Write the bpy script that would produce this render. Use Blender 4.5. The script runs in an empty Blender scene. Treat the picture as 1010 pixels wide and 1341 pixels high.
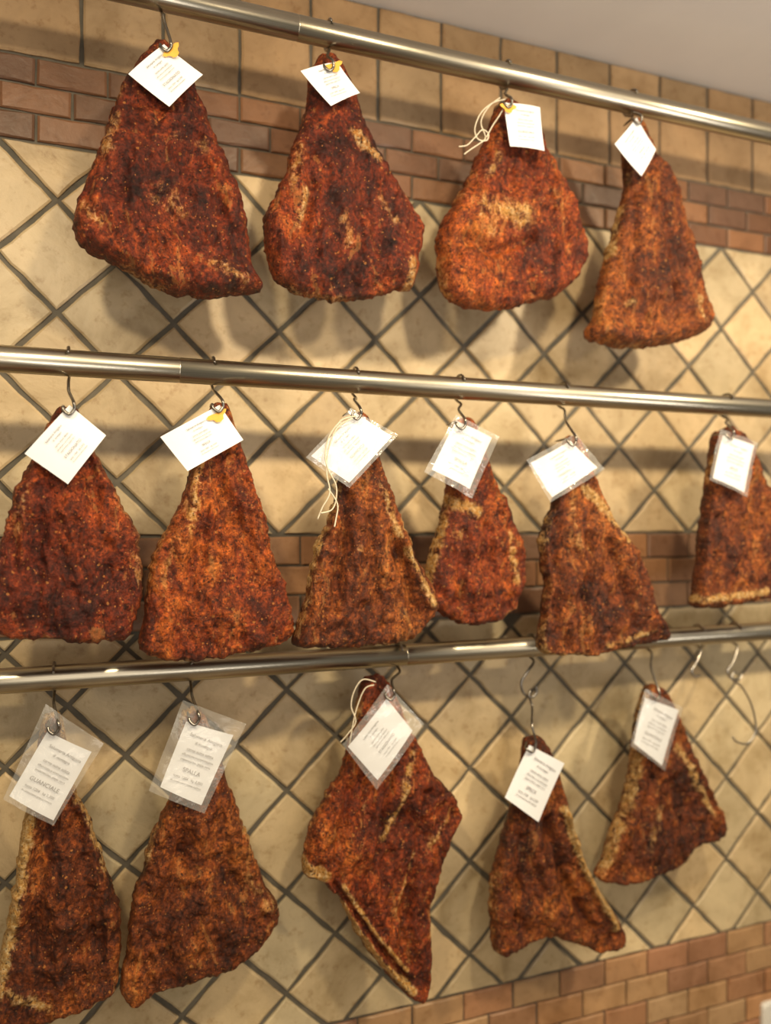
import bpy, math, random
import numpy as np
from mathutils import Vector, noise, Matrix
from mathutils.geometry import delaunay_2d_cdt
random.seed(4)
scene=bpy.context.scene
# ---------------------------------------------------------------- camera model
F=1000.0; CX=505.0; CY=680.0; TH=math.atan(F/2749.0); D=1.4*math.cos(TH); CZ=1.5
def P(u,v,Y=0.0):
    """measured photo point -> world point on the vertical plane y=Y"""
    a=(u-CX)/F; b=(CY-v)/F
    d=Vector((math.cos(TH)*a+math.sin(TH), -math.sin(TH)*a+math.cos(TH), b))
    t=(Y+D)/d.y
    return Vector((0,-D,CZ))+d*t
cam=bpy.data.cameras.new('camera'); co=bpy.data.objects.new('camera',cam); scene.collection.objects.link(co)
co.location=(0,-D,CZ); co.rotation_euler=(math.pi/2,0,-TH)
cam.sensor_fit='VERTICAL'; cam.sensor_height=36; cam.lens=36*F/1341; cam.shift_y=(CY-670.5)/1341
cam.clip_start=0.01
cam.dof.use_dof=True; cam.dof.focus_distance=1.10; cam.dof.aperture_fstop=1.5
scene.camera=co

# ---------------------------------------------------------------- materials
def mat(name):
    m=bpy.data.materials.new(name); m.use_nodes=True
    nt=m.node_tree; b=nt.nodes['Principled BSDF']; return m,nt,b
def N(nt,t,**k):
    n=nt.nodes.new(t)
    for a,v in k.items(): setattr(n,a,v)
    return n
def ramp(nt,stops):
    r=N(nt,'ShaderNodeValToRGB'); e=r.color_ramp.elements
    while len(e)<len(stops): e.new(0.5)
    for i,(p,c) in enumerate(stops):
        e[i].position=p; e[i].color=(*c,1) if len(c)==3 else c
    return r
def noi(nt,vec,scale,detail=4,rough=.55,dist=0.0):
    n=N(nt,'ShaderNodeTexNoise'); n.inputs['Scale'].default_value=scale; n.inputs['Detail'].default_value=detail
    n.inputs['Roughness'].default_value=rough; n.inputs['Distortion'].default_value=dist
    nt.links.new(vec,n.inputs['Vector']); return n.outputs['Fac']
def mix(nt,fac,a,b,mode='MIX'):
    m=N(nt,'ShaderNodeMix',data_type='RGBA',blend_type=mode)
    for i,s in ((0,fac),(6,a),(7,b)):
        if isinstance(s,(int,float)): m.inputs[i].default_value=s
        elif isinstance(s,tuple): m.inputs[i].default_value=(*s,1)
        else: nt.links.new(s,m.inputs[i])
    return m.outputs[2]
def math_(nt,op,a,b=0.0,clamp=False):
    m=N(nt,'ShaderNodeMath',operation=op); m.use_clamp=clamp
    for i,s in enumerate((a,b)):
        if isinstance(s,(int,float)): m.inputs[i].default_value=s
        else: nt.links.new(s,m.inputs[i])
    return m.outputs[0]
def bump(nt,h,strength,dist,prev=None):
    b=N(nt,'ShaderNodeBump'); b.inputs['Strength'].default_value=strength; b.inputs['Distance'].default_value=dist
    nt.links.new(h,b.inputs['Height'])
    if prev is not None: nt.links.new(prev,b.inputs['Normal'])
    return b.outputs['Normal']

def tile_material():
    m,nt,b=mat('stone_tile')
    tc=N(nt,'ShaderNodeTexCoord').outputs['Object']
    at=N(nt,'ShaderNodeAttribute'); at.attribute_name='tint'
    n1=noi(nt,tc,9,6,.62,.4); n2=noi(nt,tc,60,5,.7)
    r1=ramp(nt,[(.28,(.60,.54,.43)),(.5,(.93,.91,.86)),(.72,(1.14,1.12,1.06))]); nt.links.new(n1,r1.inputs[0])
    c=mix(nt,1.0,at.outputs['Color'],r1.outputs[0],'MULTIPLY')
    r2=ramp(nt,[(.30,(.62,.50,.38)),(.45,(1,1,1)),(1,(1,1,1))]); nt.links.new(n2,r2.inputs[0])
    c=mix(nt,.6,c,r2.outputs[0],'MULTIPLY')
    nt.links.new(c,b.inputs['Base Color'])
    b.inputs['Roughness'].default_value=.42
    h=bump(nt,n1,.5,.006); h=bump(nt,n2,.3,.0012,h); nt.links.new(h,b.inputs['Normal'])
    return m
def simple_noise_mat(name,c1,c2,scale,rough=.7,metal=0,bs=.2,bd=.001):
    m,nt,b=mat(name); tc=N(nt,'ShaderNodeTexCoord').outputs['Object']
    n=noi(nt,tc,scale,5,.6); r=ramp(nt,[(.3,c1),(.7,c2)]); nt.links.new(n,r.inputs[0])
    nt.links.new(r.outputs[0],b.inputs['Base Color']); b.inputs['Roughness'].default_value=rough; b.inputs['Metallic'].default_value=metal
    nt.links.new(bump(nt,n,bs,bd),b.inputs['Normal']); return m
M_tile=tile_material()
M_grout=simple_noise_mat('grout',(.085,.078,.062),(.16,.14,.11),25,.9)
M_ceil=simple_noise_mat('ceiling_plaster',(.76,.73,.69),(.80,.77,.73),6,.85)
M_floor=simple_noise_mat('floor_stone',(.30,.24,.17),(.40,.33,.25),9,.4)
def steel_mat():
    m,nt,b=mat('brushed_steel'); tc=N(nt,'ShaderNodeTexCoord').outputs['Object']
    mp=N(nt,'ShaderNodeMapping'); mp.inputs['Scale'].default_value=(3,220,220); nt.links.new(tc,mp.inputs[0])
    n=noi(nt,mp.outputs[0],3,4,.6); r=ramp(nt,[(.3,(.38,.35,.28)),(.7,(.54,.50,.41))]); nt.links.new(n,r.inputs[0])
    nt.links.new(r.outputs[0],b.inputs['Base Color']); b.inputs['Metallic'].default_value=1; b.inputs['Roughness'].default_value=.28
    nt.links.new(bump(nt,n,.08,.0005),b.inputs['Normal']); return m
M_steel=steel_mat()
M_hook=simple_noise_mat('hook_steel',(.20,.18,.16),(.34,.32,.29),80,.3,1)
M_hookl=simple_noise_mat('hook_steel_polished',(.44,.41,.36),(.56,.53,.48),80,.28,1)
M_twine=simple_noise_mat('cotton_twine',(.62,.54,.40),(.76,.69,.55),400,.9,0,.6,.0005)
M_paper=simple_noise_mat('label_paper',(.84,.87,.92),(.88,.90,.95),30,.6,0,.05)
M_ink=simple_noise_mat('label_ink',(.22,.21,.23),(.28,.27,.29),200,.7)
M_logo=simple_noise_mat('label_logo_orange',(.80,.36,.03),(.90,.52,.08),90,.6)
def plastic_mat():
    m,nt,b=mat('clear_plastic_sleeve'); out=nt.nodes['Material Output']
    tc=N(nt,'ShaderNodeTexCoord').outputs['Object']; n=noi(nt,tc,50,3,.5,.6)
    nb=bump(nt,n,.7,.005)
    g=N(nt,'ShaderNodeBsdfGlossy'); g.inputs['Roughness'].default_value=.16; nt.links.new(nb,g.inputs['Normal'])
    d=N(nt,'ShaderNodeBsdfDiffuse'); d.inputs['Color'].default_value=(.92,.92,.9,1)
    t=N(nt,'ShaderNodeBsdfTransparent')
    m1=N(nt,'ShaderNodeMixShader'); m1.inputs[0].default_value=.17; nt.links.new(t.outputs[0],m1.inputs[1]); nt.links.new(d.outputs[0],m1.inputs[2])
    m2=N(nt,'ShaderNodeMixShader'); m2.inputs[0].default_value=.09
    nt.links.new(m1.outputs[0],m2.inputs[1]); nt.links.new(g.outputs[0],m2.inputs[2]); nt.links.new(m2.outputs[0],out.inputs[0]); return m
M_plastic=plastic_mat()
def meat_mat(name,dark,mid,hot,yel):
    m,nt,b=mat(name)
    tc=N(nt,'ShaderNodeTexCoord').outputs['Object']; oi=N(nt,'ShaderNodeObjectInfo')
    add=N(nt,'ShaderNodeVectorMath',operation='ADD'); nt.links.new(tc,add.inputs[0])
    sc=N(nt,'ShaderNodeVectorMath',operation='SCALE'); sc.inputs['Scale'].default_value=37
    cmb=N(nt,'ShaderNodeCombineXYZ')
    for i in range(3): nt.links.new(oi.outputs['Random'],cmb.inputs[i])
    nt.links.new(cmb.outputs[0],sc.inputs[0]); nt.links.new(sc.outputs[0],add.inputs[1]); v=add.outputs[0]
    mp=N(nt,'ShaderNodeMapping'); mp.inputs['Scale'].default_value=(1.4,1.0,.75); nt.links.new(v,mp.inputs[0]); vs=mp.outputs[0]
    n0=noi(nt,v,5,3,.5,.3); n1=noi(nt,vs,13,8,.72,.9); n2=noi(nt,v,190,5,.8); n3=noi(nt,vs,30,6,.7,1.8); n4=noi(nt,v,480,3,.6); n5=noi(nt,v,62,7,.76,.6)
    nn=math_(nt,'ADD',n1,math_(nt,'MULTIPLY',math_(nt,'SUBTRACT',n0,.5),.55))
    base=ramp(nt,[(.34,dark),(.49,mid),(.62,hot),(.80,tuple(.6*h+.4*y for h,y in zip(hot,yel)))]); nt.links.new(nn,base.inputs[0])
    c=base.outputs[0]
    r5=ramp(nt,[(.37,(.20,.12,.10)),(.50,(.90,.86,.83)),(.65,(1.6,1.55,1.4))]); nt.links.new(n5,r5.inputs[0])
    c=mix(nt,.85,c,r5.outputs[0],'MULTIPLY')
    r2=ramp(nt,[(.38,(.18,.12,.10)),(.50,(.90,.87,.85)),(.64,(1.9,1.9,1.7))]); nt.links.new(n2,r2.inputs[0])
    c=mix(nt,.75,c,r2.outputs[0],'MULTIPLY')
    r3=ramp(nt,[(.40,(.18,.10,.09)),(.47,(1,1,1))]); nt.links.new(n3,r3.inputs[0]); c=mix(nt,.55,c,r3.outputs[0],'MULTIPLY')
    # fat / rind
    at=N(nt,'ShaderNodeAttribute'); at.attribute_name='fat'
    ff=math_(nt,'ADD',at.outputs['Fac'],math_(nt,'MULTIPLY',math_(nt,'SUBTRACT',n5,.5),3.2))
    ff=math_(nt,'ADD',ff,math_(nt,'MULTIPLY',math_(nt,'SUBTRACT',n3,.5),2.5))
    ff=math_(nt,'MULTIPLY',math_(nt,'SUBTRACT',ff,.38),1.9,True)
    ff=math_(nt,'MULTIPLY',ff,math_(nt,'MULTIPLY',at.outputs['Fac'],1.6,True))
    fc=ramp(nt,[(.3,(.34,.12,.025)),(.47,yel),(.62,(.80,.62,.34))]); nt.links.new(n2,fc.inputs[0])
    c=mix(nt,math_(nt,'MULTIPLY',ff,.86),c,fc.outputs[0])
    # thin sinew veins
    w=N(nt,'ShaderNodeTexWave'); w.inputs['Scale'].default_value=7; w.inputs['Distortion'].default_value=9; w.inputs['Detail'].default_value=4; w.inputs['Detail Scale'].default_value=2.2
    nt.links.new(vs,w.inputs['Vector'])
    vein=math_(nt,'MULTIPLY',math_(nt,'GREATER_THAN',w.outputs['Fac'],.94),math_(nt,'GREATER_THAN',n1,.55))
    c=mix(nt,math_(nt,'MULTIPLY',vein,.28),c,(.62,.30,.09))
    for scl,lo,hi in ((300,.15,.93),(170,.10,.965)):
        vo=N(nt,'ShaderNodeTexVoronoi'); vo.inputs['Scale'].default_value=scl; nt.links.new(v,vo.inputs['Vector'])
        sp=N(nt,'ShaderNodeSeparateColor'); nt.links.new(vo.outputs['Color'],sp.inputs[0])
        near=math_(nt,'LESS_THAN',math_(nt,'ADD',vo.outputs['Distance'],math_(nt,'MULTIPLY',math_(nt,'SUBTRACT',n4,.5),.6)),.36)
        fl=math_(nt,'MULTIPLY',near,math_(nt,'GREATER_THAN',sp.outputs[0],hi))
        c=mix(nt,math_(nt,'MULTIPLY',fl,.6),c,(.62,.25,.055))
        fd=math_(nt,'MULTIPLY',near,math_(nt,'LESS_THAN',sp.outputs[0],lo))
        c=mix(nt,math_(nt,'MULTIPLY',fd,.75),c,(.03,.007,.004))
    nt.links.new(c,b.inputs['Base Color'])
    rr=ramp(nt,[(.3,(.34,)*3),(.7,(.68,)*3)]); nt.links.new(n5,rr.inputs[0]); nt.links.new(rr.outputs[0],b.inputs['Roughness'])
    h=bump(nt,n3,.8,.008); h=bump(nt,n5,.9,.0050,h); h=bump(nt,n2,.9,.0028,h); h=bump(nt,n4,.6,.0012,h); nt.links.new(h,b.inputs['Normal'])
    b.inputs['Specular IOR Level'].default_value=.42
    return m
M_meatA=meat_mat('chili_cured_meat_red',(.050,.008,.005),(.18,.026,.007),(.37,.070,.012),(.60,.26,.05))
M_meatB=meat_mat('chili_cured_meat_orange',(.070,.012,.006),(.25,.042,.008),(.46,.108,.015),(.66,.33,.06))
M_meatC=meat_mat('chili_cured_meat_brown',(.050,.012,.006),(.19,.043,.009),(.38,.108,.018),(.60,.33,.08))

# ---------------------------------------------------------------- mesh helpers
def make(name,verts,faces,mats,smooth=False,midx=None,parent=None,origin=None):
    me=bpy.data.meshes.new(name)
    if origin is not None: verts=[(v[0]-origin[0],v[1]-origin[1],v[2]-origin[2]) for v in verts]
    me.from_pydata([tuple(v) for v in verts],[],faces); 
    for m in mats: me.materials.append(m)
    if midx is not None:
        for p,i in zip(me.polygons,midx): p.material_index=i
    if smooth:
        for p in me.polygons: p.use_smooth=True
    me.update(); o=bpy.data.objects.new(name,me); scene.collection.objects.link(o)
    if origin is not None: o.location=origin
    if parent is not None:
        o.parent=parent
        if origin is None: o.matrix_parent_inverse=Matrix.Translation(parent.location).inverted()
    return o
def catmull(pts,n=8,closed=False):
    pts=[Vector(p) for p in pts]; out=[]; L=len(pts)
    rng=range(L if closed else L-1)
    for i in rng:
        if closed: p0,p1,p2,p3=pts[i-1],pts[i],pts[(i+1)%L],pts[(i+2)%L]
        else: p0,p1,p2,p3=pts[max(i-1,0)],pts[i],pts[i+1],pts[min(i+2,L-1)]
        for k in range(n):
            t=k/n
            out.append(.5*((2*p1)+(-p0+p2)*t+(2*p0-5*p1+4*p2-p3)*t*t+(-p0+3*p1-3*p2+p3)*t**3))
    if not closed: out.append(pts[-1])
    return out
def tube_geo(path,r,seg=10,V=None,Fc=None):
    V=[] if V is None else V; Fc=[] if Fc is None else Fc
    base=len(V); n=len(path); up=None
    for i,p in enumerate(path):
        t=(path[min(i+1,n-1)]-path[max(i-1,0)]).normalized()
        if up is None:
            up=t.orthogonal().normalized()
        up=(up-t*up.dot(t)).normalized(); s=t.cross(up)
        rr=r[i] if isinstance(r,(list,tuple)) else r
        for k in range(seg):
            a=2*math.pi*k/seg; V.append(p+up*(math.cos(a)*rr)+s*(math.sin(a)*rr))
    for i in range(n-1):
        for k in range(seg):
            a=base+i*seg+k; b=base+i*seg+(k+1)%seg
            Fc.append((a,b,b+seg,a+seg))
    Fc.append(tuple(base+k for k in reversed(range(seg)))); Fc.append(tuple(base+(n-1)*seg+k for k in range(seg)))
    return V,Fc

# ---------------------------------------------------------------- room shell
ZC=2.435; X0,X1=-1.3,3.2
Z_UT,Z_UB,Z_MT,Z_MB,Z_LT=2.224,2.092,1.471,1.315,.599
TV=[];TF=[];TI=[];TC=[]
def clip(poly,ax,val,keep_less):
    out=[]
    for i in range(len(poly)):
        a,b=poly[i],poly[(i+1)%len(poly)]
        ia=(a[ax]<=val) if keep_less else (a[ax]>=val); ib=(b[ax]<=val) if keep_less else (b[ax]>=val)
        if ia: out.append(a)
        if ia!=ib:
            t=(val-a[ax])/(b[ax]-a[ax]); out.append((a[0]+(b[0]-a[0])*t,a[1]+(b[1]-a[1])*t))
    return out
def add_tile(poly,zlo,zhi,col,g=.0035,chip=.0012):
    for ax,val,kl in ((1,zhi-g,True),(1,zlo+g,False),(0,X1,True),(0,X0,False)):
        poly=clip(poly,ax,val,kl)
        if len(poly)<3: return
    A=abs(sum(poly[i][0]*poly[(i+1)%len(poly)][1]-poly[(i+1)%len(poly)][0]*poly[i][1] for i in range(len(poly))))/2
    if A<2e-4: return
    pp=[]
    for i in range(len(poly)):
        a,b=poly[i],poly[(i+1)%len(poly)]; L=math.hypot(b[0]-a[0],b[1]-a[1]); n=max(1,int(L/.022))
        for k in range(n):
            t=k/n; x=a[0]+(b[0]-a[0])*t; z=a[1]+(b[1]-a[1])*t
            pp.append((x+random.uniform(-chip,chip),z+random.uniform(-chip,chip)))
    cx=sum(p[0] for p in pp)/len(pp); cz=sum(p[1] for p in pp)/len(pp); n=len(pp); b0=len(TV)
    dy=random.uniform(-.0008,.0008)
    for ins,y in ((0,0.001),(0,-.003+dy),(.003,-.0052+dy)):
        for x,z in pp:
            dx,dz=cx-x,cz-z; L=math.hypot(dx,dz)+1e-9; s=min(ins*1.3/L,.6)
            TV.append((x+dx*s,y,z+dz*s))
    ccw=sum(pp[i][0]*pp[(i+1)%n][1]-pp[(i+1)%n][0]*pp[i][1] for i in range(n))>0
    for r in range(2):
        for k in range(n):
            q=(b0+r*n+k,b0+r*n+(k+1)%n,b0+(r+1)*n+(k+1)%n,b0+(r+1)*n+k)
            TF.append(q if ccw else q[::-1]); TI.append(1)
    f=tuple(b0+2*n+k for k in range(n)); TF.append(f if ccw else f[::-1]); TI.append(1)
    TC.extend([col]*(3*n))
def vary(c,a=.1):
    s=1+random.uniform(-a,a); h=random.uniform(-a,a)*.35
    return (c[0]*s*(1+h),c[1]*s,c[2]*s*(1-h),1)
TV.extend([(X0,0,0),(X1,0,0),(X1,0,ZC),(X0,0,ZC),(X0,.1,0),(X1,.1,0),(X1,.1,ZC),(X0,.1,ZC)])
TF.extend([(0,1,2,3),(5,4,7,6),(4,0,3,7),(1,5,6,2),(3,2,6,7),(4,5,1,0)]); TI.extend([0]*6); TC.extend([(.1,.1,.1,1)]*8)
DG=.1775; H=DG/2
CREAM=(.60,.485,.31)
def diag(ax,az,zlo,zhi,col):
    for i in range(-30,31):
        for j in range(-20,21):
            cx=ax+H+i*H; cz=az+j*H
            if (i+j)%2: continue
            if cz<zlo-H or cz>zhi+H or cx<X0-H or cx>X1+H: continue
            h=H-1.414*random.uniform(.0036,.0050)
            add_tile([(cx-h,cz),(cx,cz-h),(cx+h,cz),(cx,cz+h)],zlo,zhi,vary(col,.14),chip=.0013)
a=P(75,264); diag(a.x,a.z,Z_MT,Z_UB,(.54,.425,.27))  # browner than CREAM: shade on the upper wall put into the tile colour
a=P(375,1035); diag(a.x,a.z,Z_LT,Z_MB,CREAM)
S=.1257; a=P(107,50)
for r in range(2):
    z0=Z_UT+r*S; z1=min(z0+S,ZC)
    for i in range(-12,30):
        x=a.x+i*S; g=.003
        add_tile([(x+g,z0+g),(x+S-g,z0+g),(x+S-g,z1-g),(x+g,z1-g)],z0,z1,vary((.41,.275,.155),.14),.002)
def bricks(zlo,zhi,rows,cols,w=.106):
    h=(zhi-zlo)/rows; g=.0018
    for r in range(rows):
        for i in range(-14,34):
            x=i*w+(r%2)*w*.5; z=zlo+r*h
            c=random.choice(cols)
            add_tile([(x+g,z+g),(x+w-g,z+g),(x+w-g,z+h-g),(x+g,z+h-g)],zlo,zhi,vary(c,.15),.001,.0007)
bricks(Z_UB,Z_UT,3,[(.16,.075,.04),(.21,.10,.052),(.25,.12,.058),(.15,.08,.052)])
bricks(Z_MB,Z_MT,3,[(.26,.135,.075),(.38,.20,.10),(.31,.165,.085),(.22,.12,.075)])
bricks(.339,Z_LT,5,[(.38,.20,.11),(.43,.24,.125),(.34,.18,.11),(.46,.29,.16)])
diag(a.x,.25,0,.339,CREAM)
w=make('wall_back',TV,TF,[M_grout,M_tile],midx=TI)
ca=w.data.color_attributes.new('tint','FLOAT_COLOR','POINT')
ca.data.foreach_set('color',[c for t in TC for c in t])
def slab(name,x0,x1,y0,y1,z0,z1,m):
    V=[(x0,y0,z0),(x1,y0,z0),(x1,y1,z0),(x0,y1,z0),(x0,y0,z1),(x1,y0,z1),(x1,y1,z1),(x0,y1,z1)]
    Fc=[(3,2,1,0),(4,5,6,7),(0,1,5,4),(1,2,6,5),(2,3,7,6),(3,0,4,7)]
    return make(name,V,Fc,[m])
slab('ceiling',X0,X1,-3.2,.1,ZC,ZC+.08,M_ceil)
slab('floor',X0,X1,-3.2,.1,-.08,0,M_floor)

# ---------------------------------------------------------------- rails
RY=[-.15,-.165,-.095]; RR=.0185
rail_z=[P(600,84,RY[0]).z, P(500,502,RY[1]).z, P(500,859.5,RY[2]).z]
def rail(z,Y,joints):
    xs=[X0+.25,X1-.25]; V=[];Fc=[]
    pts=[];rad=[]
    def ad(x,r): pts.append(Vector((x,Y,z))); rad.append(r)
    ad(xs[0],RR)
    for j in sorted(joints):
        for dx,r in ((-.0012,RR),(-.0008,RR-.0006),(.0008,RR-.0006),(.0012,RR)): ad(j+dx,r)
    ad(xs[1],RR)
    tube_geo(pts,rad,40,V,Fc)
    o=make('hanging_rail',V,Fc,[M_steel],smooth=True,origin=Vector((0,Y,z)))
    for k,x in enumerate((xs[0]+.03,xs[1]-.03)):
        V2,F2=tube_geo([Vector((x,Y,z)),Vector((x,-.012,z))],.009,16)
        tube_geo([Vector((x,-.012,z)),Vector((x,-.004,z))],.03,24,V2,F2)
        make('wall_bracket_%d'%(k+1),[v-Vector((0,Y,z)) for v in V2],F2,[M_steel],smooth=False,parent=None).parent=o
    return o
rail(rail_z[0],RY[0],[P(430,40,RY[0]).x-.05])
rail(rail_z[1],RY[1],[P(235,480,RY[1]).x])
rail(rail_z[2],RY[2],[P(530,858,RY[2]).x])

# ---------------------------------------------------------------- cured meat
def seg_d(px,pz,A,B):
    ax,az=A[:,0][None],A[:,1][None]; bx,bz=B[:,0][None],B[:,1][None]
    dx,dz=bx-ax,bz-az; L=dx*dx+dz*dz+1e-12
    t=np.clip(((px[:,None]-ax)*dx+(pz[:,None]-az)*dz)/L,0,1)
    return np.sqrt((px[:,None]-ax-t*dx)**2+(pz[:,None]-az-t*dz)**2).min(1)
def inside(px,pz,poly):
    c=np.zeros(len(px),bool); n=len(poly); j=n-1
    for i in range(n):
        xi,zi=poly[i];xj,zj=poly[j]
        c^=((zi>pz)!=(zj>pz))&(px<(xj-xi)*(pz-zi)/(zj-zi+1e-15)+xi); j=i
    return c
def meat(outline,Y,m,fat=(),groove=(),ridge=(),T=.046,seed=0,edge=.05,pw=2.2,rim=.0):
    sm=catmull([(u,v,0) for u,v in outline],10,True)
    poly=[P(p.x,p.y,Y) for p in sm]; poly=[(p.x,p.z) for p in poly]
    out=[];acc=0;st=.0036
    for i in range(len(poly)):
        a,b=np.array(poly[i]),np.array(poly[(i+1)%len(poly)]); L=np.linalg.norm(b-a)
        while acc<L: out.append(a+(b-a)*acc/L); acc+=st
        acc-=L
    cen=np.mean(out,0); o2=[]
    for i,p in enumerate(out):
        d=(p-cen); d/=np.linalg.norm(d)+1e-9
        q=Vector((p[0]*1,p[1]*1,seed*3.1))
        k=.0045*noise.noise(q*40)+.0038*noise.noise(q*110)+.0018*noise.noise(q*260)
        o2.append(p+d*k)
    out=np.array(o2)
    if np.sum(out[:,0]*np.roll(out[:,1],-1)-np.roll(out[:,0],-1)*out[:,1])<0: out=out[::-1]
    x0,z0=out.min(0);x1,z1=out.max(0); s=.0026
    gx,gz=np.meshgrid(np.arange(x0,x1,s),np.arange(z0,z1,s*.87)); gx=gx+((np.arange(gx.shape[0])%2)*s*.5)[:,None]
    gx=gx.ravel();gz=gz.ravel(); ins=inside(gx,gz,out); gx,gz=gx[ins],gz[ins]
    B=np.roll(out,-1,0); dd=seg_d(gx,gz,out,B); k=dd>.0015; gx,gz=gx[k],gz[k]
    nb=len(out); vs=[Vector(p) for p in out]+[Vector((x,z)) for x,z in zip(gx,gz)]
    r=delaunay_2d_cdt(vs,[],[list(range(nb))],1,1e-6)
    v2=np.array([(v.x,v.y) for v in r[0]]); tri=[tuple(f) for f in r[2]]
    d=seg_d(v2[:,0],v2[:,1],out,B); isb=d<1e-4
    def field(strokes):
        f=np.zeros(len(v2))
        for pts,rad,amt in strokes:
            w=[P(u,v,Y-.03) for u,v in pts]
            if len(w)==1: w=w*2
            A=np.array([(p.x,p.z) for p in w[:-1]]);Bb=np.array([(p.x,p.z) for p in w[1:]])
            q=seg_d(v2[:,0],v2[:,1],A,Bb); f=np.maximum(f,amt*np.exp(-(q/(rad*.00122))**2))
        return f
    fatf=field(fat); gr=field(groove); rd=field(ridge)
    prof=np.clip(1-(1-np.clip(d/edge,0,1))**pw,0,1)**(1/pw)
    Vv=[];front=[];back=[];fv=[]
    tz=(z1-v2[:,1])/(z1-z0)
    for i,(x,z) in enumerate(v2):
        p=Vector((x,0,z+seed*1.7)); p2=Vector((x*1.7,seed,z*.8))
        # exposed fat along the cut sides
        if rim: fatf[i]=max(fatf[i],rim*math.exp(-(d[i]/.007)**2)*min(1,max(0,noise.noise(p*9+Vector((5,0,5)))*2.6+.25)))
        lump=.013*noise.noise(p*10)+.007*noise.noise(p*24)
        w=1-abs(noise.noise(p2*17)); w2=1-abs(noise.noise(p2*38+Vector((3,1,2))))
        fold=.014*(w-.8)+.008*(w2-.8)
        fine=.0032*noise.noise(p*70)+.0020*noise.noise(p*170)
        wd=min(1,d[i]/.012)
        th=T*prof[i]*(.70+.40*math.sin(min(1,tz[i]*1.1)*math.pi*.62))
        f=th+wd*(lump+fold-.015*gr[i]+.011*rd[i]+.002*fatf[i])+fine*min(1,d[i]/.005)
        bk=(T*.62)*prof[i]+wd*.004*noise.noise(p*20+Vector((9,9,9)))+fine*min(1,d[i]/.006)
        front.append(len(Vv)); Vv.append((x,Y-max(f,.0006 if not isb[i] else 0),z)); fv.append(fatf[i])
        if isb[i]: back.append(front[-1])
        else: back.append(len(Vv)); Vv.append((x,Y+max(bk,.0006),z)); fv.append(fatf[i]*.6)
    Fc=[tuple(front[k] for k in t) for t in tri]+[tuple(back[k] for k in reversed(t)) for t in tri]
    o=make('cured_pork_cut',Vv,Fc,[m],smooth=True,origin=Vector((cen[0],Y,cen[1])))
    at=o.data.attributes.new('fat','FLOAT','POINT'); at.data.foreach_set('value',[float(q) for q in fv])
    return o
Y1,Y2,Y3=-.15,-.175,-.10
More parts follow.
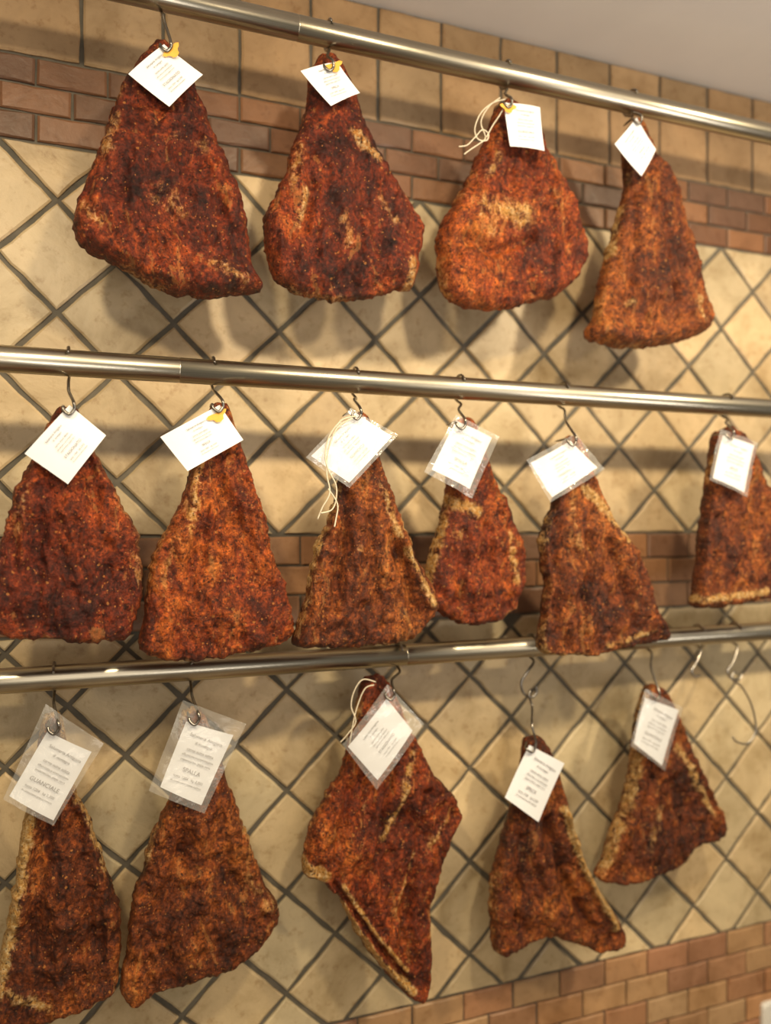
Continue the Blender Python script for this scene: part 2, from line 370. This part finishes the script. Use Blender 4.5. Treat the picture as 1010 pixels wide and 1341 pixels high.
cuts=[
 (Y1,M_meatA,[(208,54),(192,66),(170,95),(152,130),(135,180),(118,225),(104,255),(97,285),(99,312),(112,330),(135,342),(165,356),(195,375),(230,387),(270,390),(310,387),(338,386),(342,372),(330,352),(326,320),(322,285),(310,245),(292,205),(275,165),(262,130),(250,105),(238,80),(224,60)],
   [([(215,255),(240,275)],18,.5),([(280,345),(320,365)],10,.6),([(150,150),(135,200)],10,.6),([(110,270),(130,290)],10,.6),([(230,180),(270,190)],8,.4)],[([(255,180),(300,300)],9,.6),([(180,130),(150,260)],10,.5)],[([(110,300),(150,330),(230,365)],10,.6)]),
 (Y1,M_meatA,[(425,72),(412,82),(403,105),(400,140),(385,185),(372,230),(352,270),(343,295),(347,325),(356,360),(372,378),(400,390),(440,395),(480,392),(520,382),(540,377),(545,345),(552,315),(548,290),(530,262),(510,230),(492,195),(475,160),(465,125),(452,95),(438,74)],
   [([(468,178),(492,205)],11,.95),([(402,250),(390,295)],6,.9),([(395,190),(385,240)],8,.6),([(541,340),(538,372)],7,1),([(450,290),(455,320)],10,.5),([(500,260),(520,290)],9,.5)],[([(410,240),(400,300)],6,.9),([(470,220),(500,330)],9,.6)],[([(370,330),(440,350),(520,345)],14,.5)]),
 (Y1,M_meatB,[(655,132),(645,150),(638,175),(620,215),(605,245),(590,270),(575,300),(571,340),(576,375),(592,397),(625,407),(670,403),(710,393),(728,388),(750,368),(763,345),(764,320),(752,290),(742,258),(728,225),(715,200),(705,170),(690,150),(670,134)],
   [([(635,272),(685,282)],20,.75),([(645,300)],16,.55),([(655,200),(640,230)],9,.5),([(720,250),(740,290)],8,.4)],[([(610,310),(650,330),(700,310)],7,.8),([(700,210),(725,300)],7,.5)],[([(630,262),(690,272)],20,.5)]),
 (Y1,M_meatC,[(828,158),(818,180),(816,210),(818,245),(808,280),(797,320),(788,350),(780,390),(778,415),(767,432),(772,445),(800,453),(830,457),(870,452),(905,442),(922,430),(926,410),(915,380),(908,340),(898,300),(885,260),(870,230),(858,205),(850,185),(840,160)],
   [([(820,200),(823,265),(805,330)],6,.9),([(788,360),(784,400)],6,.7),([(830,395)],7,.8),([(915,390),(922,420)],6,.7)],[([(835,250),(825,400)],7,.8),([(865,260),(885,390)],7,.8)],[([(850,240),(855,430)],8,.5),([(775,435),(840,445),(915,425)],9,.6)]),
 (Y2,M_meatA,[(88,530),(72,538),(60,560),(45,595),(30,625),(15,660),(3,700),(-10,760),(-20,810),(0,833),(40,838),(80,836),(100,843),(130,840),(165,838),(176,820),(185,780),(186,745),(180,700),(160,660),(140,620),(125,590),(110,555),(100,536)],
   [([(30,640),(20,690)],10,.5),([(175,720),(183,770)],7,.5)],[([(60,640),(40,760)],10,.5),([(120,640),(140,760)],9,.5)],[([(90,650),(100,800)],20,.4)]),
 (Y2,M_meatB,[(288,527),(272,540),(262,575),(250,610),(240,650),(222,685),(203,715),(194,750),(188,800),(182,840),(192,858),(225,865),(265,864),(310,855),(345,850),(375,840),(383,815),(375,770),(358,730),(350,690),(338,650),(325,610),(312,570),(300,535)],
   [([(262,610),(250,690)],13,.6),([(235,700),(215,760)],10,.4),([(300,600),(330,660)],8,.4)],[([(300,650),(340,780)],10,.6),([(270,700),(240,820)],9,.5)],[([(255,620),(240,720)],12,.6)]),
 (Y2-.012,M_meatC,[(470,542),(457,552),(450,590),(443,630),(430,670),(415,710),(405,750),(397,790),(385,825),(386,844),(430,848),(480,846),(525,840),(548,824),(571,797),(565,770),(548,740),(535,710),(520,670),(505,630),(492,590),(485,552)],
   [([(443,640),(417,710),(401,770)],8,1.2),([(500,630),(525,700)],6,.7),([(535,720),(568,790)],7,1.0),([(470,720)],8,.4)],[([(455,650),(440,800)],7,1),([(485,680),(500,820)],7,.9),([(515,700),(545,800)],7,1)],[([(470,650),(465,830)],9,.7),([(530,710),(562,790)],7,.9)]),
 (Y2+.035,M_meatB,[(605,547),(592,560),(588,600),(582,650),(574,690),(564,720),(556,760),(562,792),(590,812),(625,818),(655,810),(675,785),(684,750),(682,715),(668,680),(655,650),(640,615),(628,575),(618,550)],
   [([(590,655),(625,670)],12,.85),([(600,700)],12,.5),([(670,700),(680,760)],7,.7)],[([(610,700),(600,790)],7,.7),([(640,690),(655,780)],7,.7)],[([(625,700),(630,790)],10,.5)]),
 (Y2,M_meatC,[(745,572),(735,590),(730,630),(722,665),(712,685),(707,720),(712,760),(710,800),(704,850),(730,857),(770,858),(800,852),(840,842),(868,836),(866,815),(852,790),(840,745),(822,710),(805,690),(790,660),(778,630),(765,595),(755,575)],
   [([(716,680),(714,830)],8,1.0),([(775,640),(824,705)],8,1.1),([(755,660),(760,720)],7,.5),([(860,825),(800,848)],6,.7)],[([(735,680),(730,830)],7,.9),([(775,700),(765,830)],7,.9),([(800,710),(835,820)],7,.9)],[([(750,690),(748,830)],8,.6),([(815,705),(855,810)],8,.6)]),
 (Y2,M_meatC,[(950,560),(934,572),(928,620),(922,660),(917,700),(912,750),(907,790),(925,795),(970,788),(1010,780),(1040,770),(1050,730),(1035,690),(1012,655),(995,625),(985,595),(972,570),(960,561)],
   [([(930,620),(922,700),(913,780)],10,1.1),([(915,787),(1010,775)],7,1.0)],[([(945,680),(938,770)],8,.9)],[([(925,700),(918,780)],8,.7)]),
 (Y3,M_meatC,[(68,930),(55,942),(48,985),(42,1030),(28,1085),(20,1150),(10,1200),(-5,1270),(-20,1345),(30,1343),(80,1327),(128,1307),(150,1290),(158,1240),(157,1190),(148,1160),(130,1110),(118,1070),(100,1035),(90,990),(82,940)],
   [([(42,1040),(30,1100),(22,1160),(8,1230),(-5,1300)],10,1.35),([(10,1300),(60,1325)],8,.7)],[([(60,1080),(40,1250)],9,.9),([(100,1080),(120,1220)],8,.6)],[([(80,1080),(85,1290)],10,.5)]),
 (Y3,M_meatC,[(248,925),(235,938),(232,990),(222,1040),(208,1070),(192,1110),(182,1150),(170,1190),(166,1240),(156,1290),(178,1312),(210,1290),(260,1278),(310,1260),(340,1235),(362,1200),(363,1185),(345,1150),(330,1110),(315,1070),(300,1030),(285,980),(270,940),(258,927)],
   [([(205,1090),(185,1150)],8,.6),([(325,1150),(355,1190)],8,.5)],[([(240,1080),(215,1230)],8,.6),([(285,1080),(320,1210)],8,.6)],[([(262,1080),(265,1240)],12,.5)]),
 (Y3-.01,M_meatB,[(490,882),(474,892),(466,925),(455,975),(445,1010),(425,1040),(410,1070),(400,1100),(395,1130),(400,1146),(422,1152),(445,1180),(465,1220),(490,1255),(520,1290),(542,1306),(558,1295),(562,1240),(560,1190),(572,1140),(590,1090),(601,1065),(590,1040),(565,1010),(548,975),(535,950),(520,915),(505,887)],
   [([(545,985),(525,1060),(505,1100)],6,.8),([(480,1060),(470,1120)],6,.5),([(408,1085),(440,1020)],8,.9),([(543,1302),(500,1262),(440,1180)],5,1.4),([(425,1150),(398,1138)],9,1.8),([(535,1275),(490,1220),(450,1160)],4,1.0),([(565,1110),(595,1062)],6,.6),([(545,1120),(520,1200)],5,.6)],[([(520,1010),(495,1120),(470,1190)],6,1),([(460,1040),(440,1130)],7,.9),([(560,1040),(530,1220)],7,.9),([(440,1162),(495,1238),(538,1290)],4,1.1)],[([(500,1050),(480,1180)],8,.6),([(430,1160),(465,1205),(520,1280)],5,.7),([(550,1050),(545,1250)],7,.6)]),
 (Y3,M_meatC,[(697,962),(686,973),(682,1010),(672,1050),(660,1090),(651,1120),(643,1160),(643,1210),(650,1248),(680,1236),(712,1222),(745,1230),(780,1243),(812,1231),(808,1205),(785,1170),(768,1140),(752,1100),(742,1065),(735,1030),(720,983),(708,964)],
   [([(742,1062),(755,1105),(774,1145),(808,1215)],7,1.8),([(664,1080),(650,1130),(646,1200)],9,.9),([(700,1080),(690,1130)],7,.4)],[([(720,1080),(740,1150),(775,1215)],9,1.5),([(690,1100),(680,1210)],7,.9)],[([(744,1065),(772,1145),(806,1218)],6,1.2),([(705,1100),(725,1210)],8,.8)]),
 (Y3,M_meatC,[(852,897),(842,908),(832,950),(825,1010),(815,1050),(800,1090),(790,1125),(780,1150),(810,1155),(850,1145),(885,1130),(905,1105),(935,1095),(945,1075),(930,1040),(915,1010),(900,975),(885,935),(868,902)],
   [([(892,980),(937,1065)],8,.9),([(870,1060),(850,1110)],10,.5),([(820,1060),(800,1120)],8,.6)],[([(860,1020),(830,1120)],8,.7),([(885,1020),(900,1090)],7,.7)],[([(915,1020),(938,1075)],7,.6)]),
]
for i,(Y,m,ol,ft,gr,rd) in enumerate(cuts):
    meat(ol,Y,m,ft,gr,rd,T=.031 if i<4 else .025,seed=i+1,edge=.028 if i<4 else .016,pw=2.2 if i<4 else 2.6,rim=.55 if i<6 else .9)

# ---------------------------------------------------------------- labels
def grid(c,Yf,n=10,curl=.004,wr=0,seed=0,thick=.0004,single=False):
    W=[P(u,v,Yf) for u,v in c]; V=[];Fc=[]
    for j in range(n+1):
        for i in range(n+1):
            s,t=i/n,j/n
            p=W[0]*(1-s)*(1-t)+W[1]*s*(1-t)+W[2]*s*t+W[3]*(1-s)*t
            y=curl*(((s-.5)*2)**2-.5*((t-.5)*2)**2)
            if wr: y+=wr*noise.noise(Vector((s*4,t*4,seed)))
            V.append(p+Vector((0,y,0)))
    m=len(V)
    if not single: V+= [v+Vector((0,thick,0)) for v in V]
    for j in range(n):
        for i in range(n):
            a=j*(n+1)+i; q=(a,a+n+1,a+n+2,a+1); Fc.append(q)
            if not single: Fc.append(tuple(k+m for k in reversed(q)))
    if not single:
        rim=[i for i in range(n+1)]+[j*(n+1)+n for j in range(1,n+1)]+[n*(n+1)+i for i in range(n-1,-1,-1)]+[j*(n+1) for j in range(n-1,0,-1)]
        for k in range(len(rim)):
            a,b=rim[k],rim[(k+1)%len(rim)]; Fc.append((a,b,b+m,a+m))
    return W,V,Fc
def label(c,Yf,sleeve=None,logo=None,seed=0,big='STAGIONATO'):
    W,V,Fc=grid(c,Yf,curl=.003)
    cen=sum(W,Vector())/4
    o=make('product_label',V,Fc,[M_paper],smooth=False,origin=cen)
    u=((W[1]-W[0])+(W[2]-W[3]))/2; v=((W[0]-W[3])+(W[1]-W[2]))/2; wd,ht=u.length,v.length
    ex=u.normalized(); ez=Vector((0,-1,0)); ey=ez.cross(ex).normalized()
    rows=[(.34,'Salumeria Artigiana',.055),(.25,'di montagna',.045),(.14,'carne suina salata',.05),(.06,'affumicata e aromatizzata',.04),(-.01,'peperoncino, pepe nero',.04),(-.14,big,.07),(-.25,'lotto 1204   kg 2,350',.045),(-.32,'da consumarsi previa cottura',.034)]
    for k,(yy,txt,sz) in enumerate(rows):
        cu=bpy.data.curves.new('label_text','FONT'); cu.body=txt; cu.align_x='CENTER'; cu.align_y='CENTER'
        cu.size=sz*ht*1.15; cu.extrude=.00008
        cu.materials.append(M_ink)
        t=bpy.data.objects.new('label_text_%d'%(k+1),cu); scene.collection.objects.link(t); t.parent=o
        M=Matrix((ex,ey,ez)).transposed().to_4x4(); M.translation=ey*(yy*ht)+ez*(.0022)
        t.matrix_local=M
    if logo:
        p=P(*logo,Yf-.0025)
        Vv=[p-cen];n=16;Ff=[]
        for k in range(n):
            a=2*math.pi*k/n; r=.011*(1+.35*math.sin(3*a)); Vv.append(p-cen+ex*(math.cos(a)*r*1.2)+ey*(math.sin(a)*r*.6))
        for k in range(n): Ff.append((0,1+k,1+(k+1)%n))
        l=make('logo_mark',Vv,Ff,[M_logo]); l.parent=o
    if sleeve:
        W2,V2,F2=grid(sleeve,Yf-.005,n=16,curl=.003,wr=.004,seed=seed,single=True)
        V2=[x-cen for x in V2]; l=make('plastic_sleeve',V2,F2,[M_plastic],smooth=True); l.parent=o
    return o
L1,L2,L3=Y1-.050,Y2-.046,Y3-.046
labels=[
 ([(168,96),(215,57),(266,97),(222,139)],L1,None,(226,67)),
 ([(394,92),(442,80),(472,121),(434,138)],L1,None,(438,87)),
 ([(661,134),(708,140),(714,197),(669,191)],L1,None,(666,141)),
 ([(806,188),(835,153),(860,195),(841,230)],L1,None,None),
 ([(32,594),(91,530),(139,570),(89,634)],L2,None,None),
 ([(210,572),(288,530),(319,576),(246,617)],L2,None,(285,545)),
 ([(408,597),(466,540),(514,571),(458,632)],L2-.012,[(401,599),(460,534),(522,569),(458,639)],None),
 ([(598,551),(645,573),(616,640),(566,615)],L2,[(598,543),(655,572),(619,653),(556,618)],None),
 ([(696,606),(748,577),(783,612),(724,651)],L2,[(690,602),(755,567),(793,614),(722,658)],None),
 ([(948,570),(989,583),(976,645),(935,626)],L2,[(945,562),(994,580),(980,651),(930,628)],None),
 ([(62,958),(120,985),(70,1075),(12,1043)],L3,[(60,922),(136,974),(70,1082),(4,1047)],None),
 ([(244,945),(306,963),(264,1055),(210,1031)],L3,[(240,917),(323,948),(268,1066),(195,1036)],None),
 ([(456,978),(507,915),(541,957),(495,1022)],L3-.01,[(449,975),(508,896),(556,948),(494,1035)],None),
 ([(694,976),(740,1000),(706,1077),(662,1045)],L3,None,None),
 ([(846,914),(890,930),(868,1003),(831,974)],L3,[(846,902),(895,927),(872,1010),(827,977)],None),
]
for i,(c,Y,s,lg) in enumerate(labels):
    label(c,Y,s,lg,i,['STAGIONATO','SPECK','GUANCIALE','SPALLA'][i%4])

# ---------------------------------------------------------------- hooks
def hook(rail_i,px_u,hole,Yl,name='meat_hook'):
    Yr=RY[rail_i]; zr=rail_z[rail_i]; q=RR+.0032
    xr=P(px_u,CY-(zr-CZ)*1000/1.3,Yr).x
    e=P(hole[0],hole[1],Yl)
    pts=[]
    for a in (150,125,100,75,50,25,0,-25,-50,-72):
        r=math.radians(a); pts.append(Vector((xr,Yr+math.cos(r)*q,zr+math.sin(r)*q)))
    yb=Yl-.002
    pts.append(Vector((xr,Yr-.006,zr-q-.006)))
    top=Vector((e.x*.6+xr*.4,(Yr+yb)*.5,max(e.z+.03,zr-.05) if e.z+.03<zr-q-.012 else zr-q-.012))
    pts.append(top)
    pts.append(Vector((e.x+.006,yb-.001,e.z+.012)))
    pts.append(Vector((e.x+.007,yb-.002,e.z+.002)))
    pts.append(Vector((e.x+.001,yb-.002,e.z-.005)))
    pts.append(Vector((e.x-.006,yb,e.z+.000)))
    pts.append(Vector((e.x-.007,yb+.006,e.z+.006)))
    pts.append(Vector((e.x-.006,Yr-.02,e.z+.006)))
    sm=catmull(pts,6); n=len(sm)
    V,Fc=tube_geo(sm,[.0022]*(n-4)+[.0019,.0016,.001,.0004],10)
    return make(name,V,Fc,[M_hook],smooth=True,origin=Vector((xr,Yr,zr)))
hk=[(0,213,(217,64),L1),(0,430,(430,90),L1),(0,662,(664,138),L1),(0,826,(834,160),L1),
    (1,90,(90,538),L2),(1,279,(285,535),L2),(1,465,(466,545),L2-.014),(1,602,(603,558),L2-.004),(1,737,(748,580),L2-.004),(1,951,(955,572),L2-.004),
    (2,71,(70,956),L3-.004),(2,250,(254,944),L3-.004),(2,522,(510,912),L3-.014),(2,851,(858,912),L3-.004)]
for h in hk: hook(*h)
def s_hook(u,path_px,Y,m=None):
    zr=rail_z[2]; Yr=RY[2]; q=RR+.0032; xr=P(u,845,Yr).x
    pts=[Vector((xr,Yr+math.cos(math.radians(a))*q,zr+math.sin(math.radians(a))*q)) for a in (150,120,90,60,30,0,-30,-60)]
    pts.append(Vector((xr,Yr-.006,zr-q-.005)))
    for i,(a,b) in enumerate(path_px): pts.append(P(a,b,Y))
    sm=catmull(pts,6); n=len(sm); V,Fc=tube_geo(sm,[.0024]*(n-3)+[.0018,.0012,.0005],10)
    return make('meat_hook',V,Fc,[m or M_hook],smooth=True,origin=Vector((xr,Yr,zr)))
s_hook(697,[(692,878),(683,893),(686,908),(697,913),(703,906),(702,898)],-.11)
p=[P(703,905,-.108),P(696,903,-.112),P(693,912,-.116),P(697,925,-.116),P(697,950,L3-.002),P(702,972,L3-.004),P(698,985,L3-.004),P(689,980,L3-.002),P(690,972,L3+.02)]
sm=catmull(p,6); V,Fc=tube_geo(sm,.0020,10); make('meat_hook',V,Fc,[M_hook],smooth=True,origin=sm[0])
s_hook(915,[(912,868),(906,878),(910,886),(918,884)],-.11,M_hookl)
s_hook(963,[(960,868),(953,878),(957,888),(968,889),(973,882)],-.11,M_hookl)
p=[P(968,884,-.108),P(962,880,-.112),P(959,890,-.114),P(972,900,-.114),P(985,925,-.114),P(990,955,-.114),P(980,973,-.114),P(966,972,-.114),P(960,965,-.114)]
sm=catmull(p,6); V,Fc=tube_geo(sm,.0020,10); make('meat_hook',V,Fc,[M_hookl],smooth=True,origin=sm[0])

# ---------------------------------------------------------------- twine
def twine(strands,Y):
    V=[];Fc=[]
    for k,s in enumerate(strands):
        pts=[P(u,v,Y-.0015*math.sin(i*1.7+k)) for i,(u,v) in enumerate(s)]
        tube_geo(catmull(pts,6),.0011,8,V,Fc)
    return make('twine_string',V,Fc,[M_twine],smooth=True,origin=V[0].copy())
twine([[(662,130),(645,135),(630,148),(622,168),(626,182),(637,184),(640,176),(632,170),(622,180),(612,190),(601,192)],
       [(655,128),(640,140),(630,160),(636,180),(628,188),(616,196),(608,202)],[(664,134),(655,150),(645,165),(637,180)]],Y1-.045)
twine([[(466,545),(448,550),(432,570),(426,595),(430,615),(440,635),(440,655),(434,668),(420,672)],
       [(462,548),(442,560),(430,590),(428,620),(432,645),(422,665),(416,680)],[(430,640),(442,660),(440,680),(438,690)]],L2-.022)
twine([[(492,893),(475,890),(464,905),(460,925),(466,945),(455,962),(446,972)],[(490,897),(478,902),(468,925),(462,950),(458,975)]],Y3-.04)
a=P(1012,1330,0)
V=[];Fc=[]
def rr_(w,h,y,r=.01):
    o=[]
    for cx,cz,s in ((w-r,h-r,0),(-w+r,h-r,90),(-w+r,-h+r,180),(w-r,-h+r,270)):
        for k in range(5):
            t=math.radians(s+k*22.5); o.append(Vector((cx+math.cos(t)*r,y,cz+math.sin(t)*r)))
    return o
rings=[rr_(.042,.042,-.004),rr_(.042,.042,-.012),rr_(.038,.038,-.016),rr_(.022,.022,-.016,.02),rr_(.021,.021,-.009,.02)]
for r in rings: V+=r
for i in range(4):
    for k in range(20): Fc.append((i*20+k,i*20+(k+1)%20,(i+1)*20+(k+1)%20,(i+1)*20+k)[::-1])
Fc.append(tuple(80+k for k in range(20))[::-1]); Fc.append(tuple(range(20)))
M_white=simple_noise_mat('white_plastic',(.75,.74,.70),(.78,.77,.74),20,.4)
s=make('wall_socket',V,Fc,[M_white]); s.location=(a.x,0,a.z)

# ---------------------------------------------------------------- lights
def spot(x,y,z,tx,tz,pw,size=.055,col=(1,.81,.52),ang=106):
    l=bpy.data.lights.new('ceiling_downlight','SPOT'); l.energy=pw; l.color=col; l.shadow_soft_size=size; l.spot_size=math.radians(ang); l.spot_blend=.9
    o=bpy.data.objects.new('ceiling_downlight',l); scene.collection.objects.link(o); o.location=(x,y,z)
    o.rotation_euler=(Vector((tx,0,tz))-Vector((x,y,z))).to_track_quat('-Z','Y').to_euler()
spot(-.35,-1.30,2.38,.2,1.15,44)
spot(.55,-1.35,2.38,.55,1.1,56)
spot(1.45,-1.30,2.38,1.1,1.1,76)
l=bpy.data.lights.new('room_fill','AREA'); l.energy=17; l.size=1.8; l.color=(1,.87,.70)  # unseen fill panel, added to soften contrast on wall and meat
o=bpy.data.objects.new('room_fill',l); scene.collection.objects.link(o); o.location=(.4,-2.8,1.6)
o.rotation_euler=(Vector((.6,0,1.2))-Vector(o.location)).to_track_quat('-Z','Y').to_euler()
l=bpy.data.lights.new('ceiling_fill','AREA'); l.energy=30; l.size=1.2; l.color=(1,.92,.83)  # unseen upward area light, added to brighten the ceiling; no such lamp
o=bpy.data.objects.new('ceiling_fill',l); scene.collection.objects.link(o); o.location=(1.3,-1.9,1.0)
o.rotation_euler=(math.pi,0,0)
wd=bpy.data.worlds.new('world'); scene.world=wd; wd.use_nodes=True
wd.node_tree.nodes['Background'].inputs[0].default_value=(1,.88,.70,1); wd.node_tree.nodes['Background'].inputs[1].default_value=.18
scene.view_settings.view_transform='Standard'; scene.view_settings.exposure=0
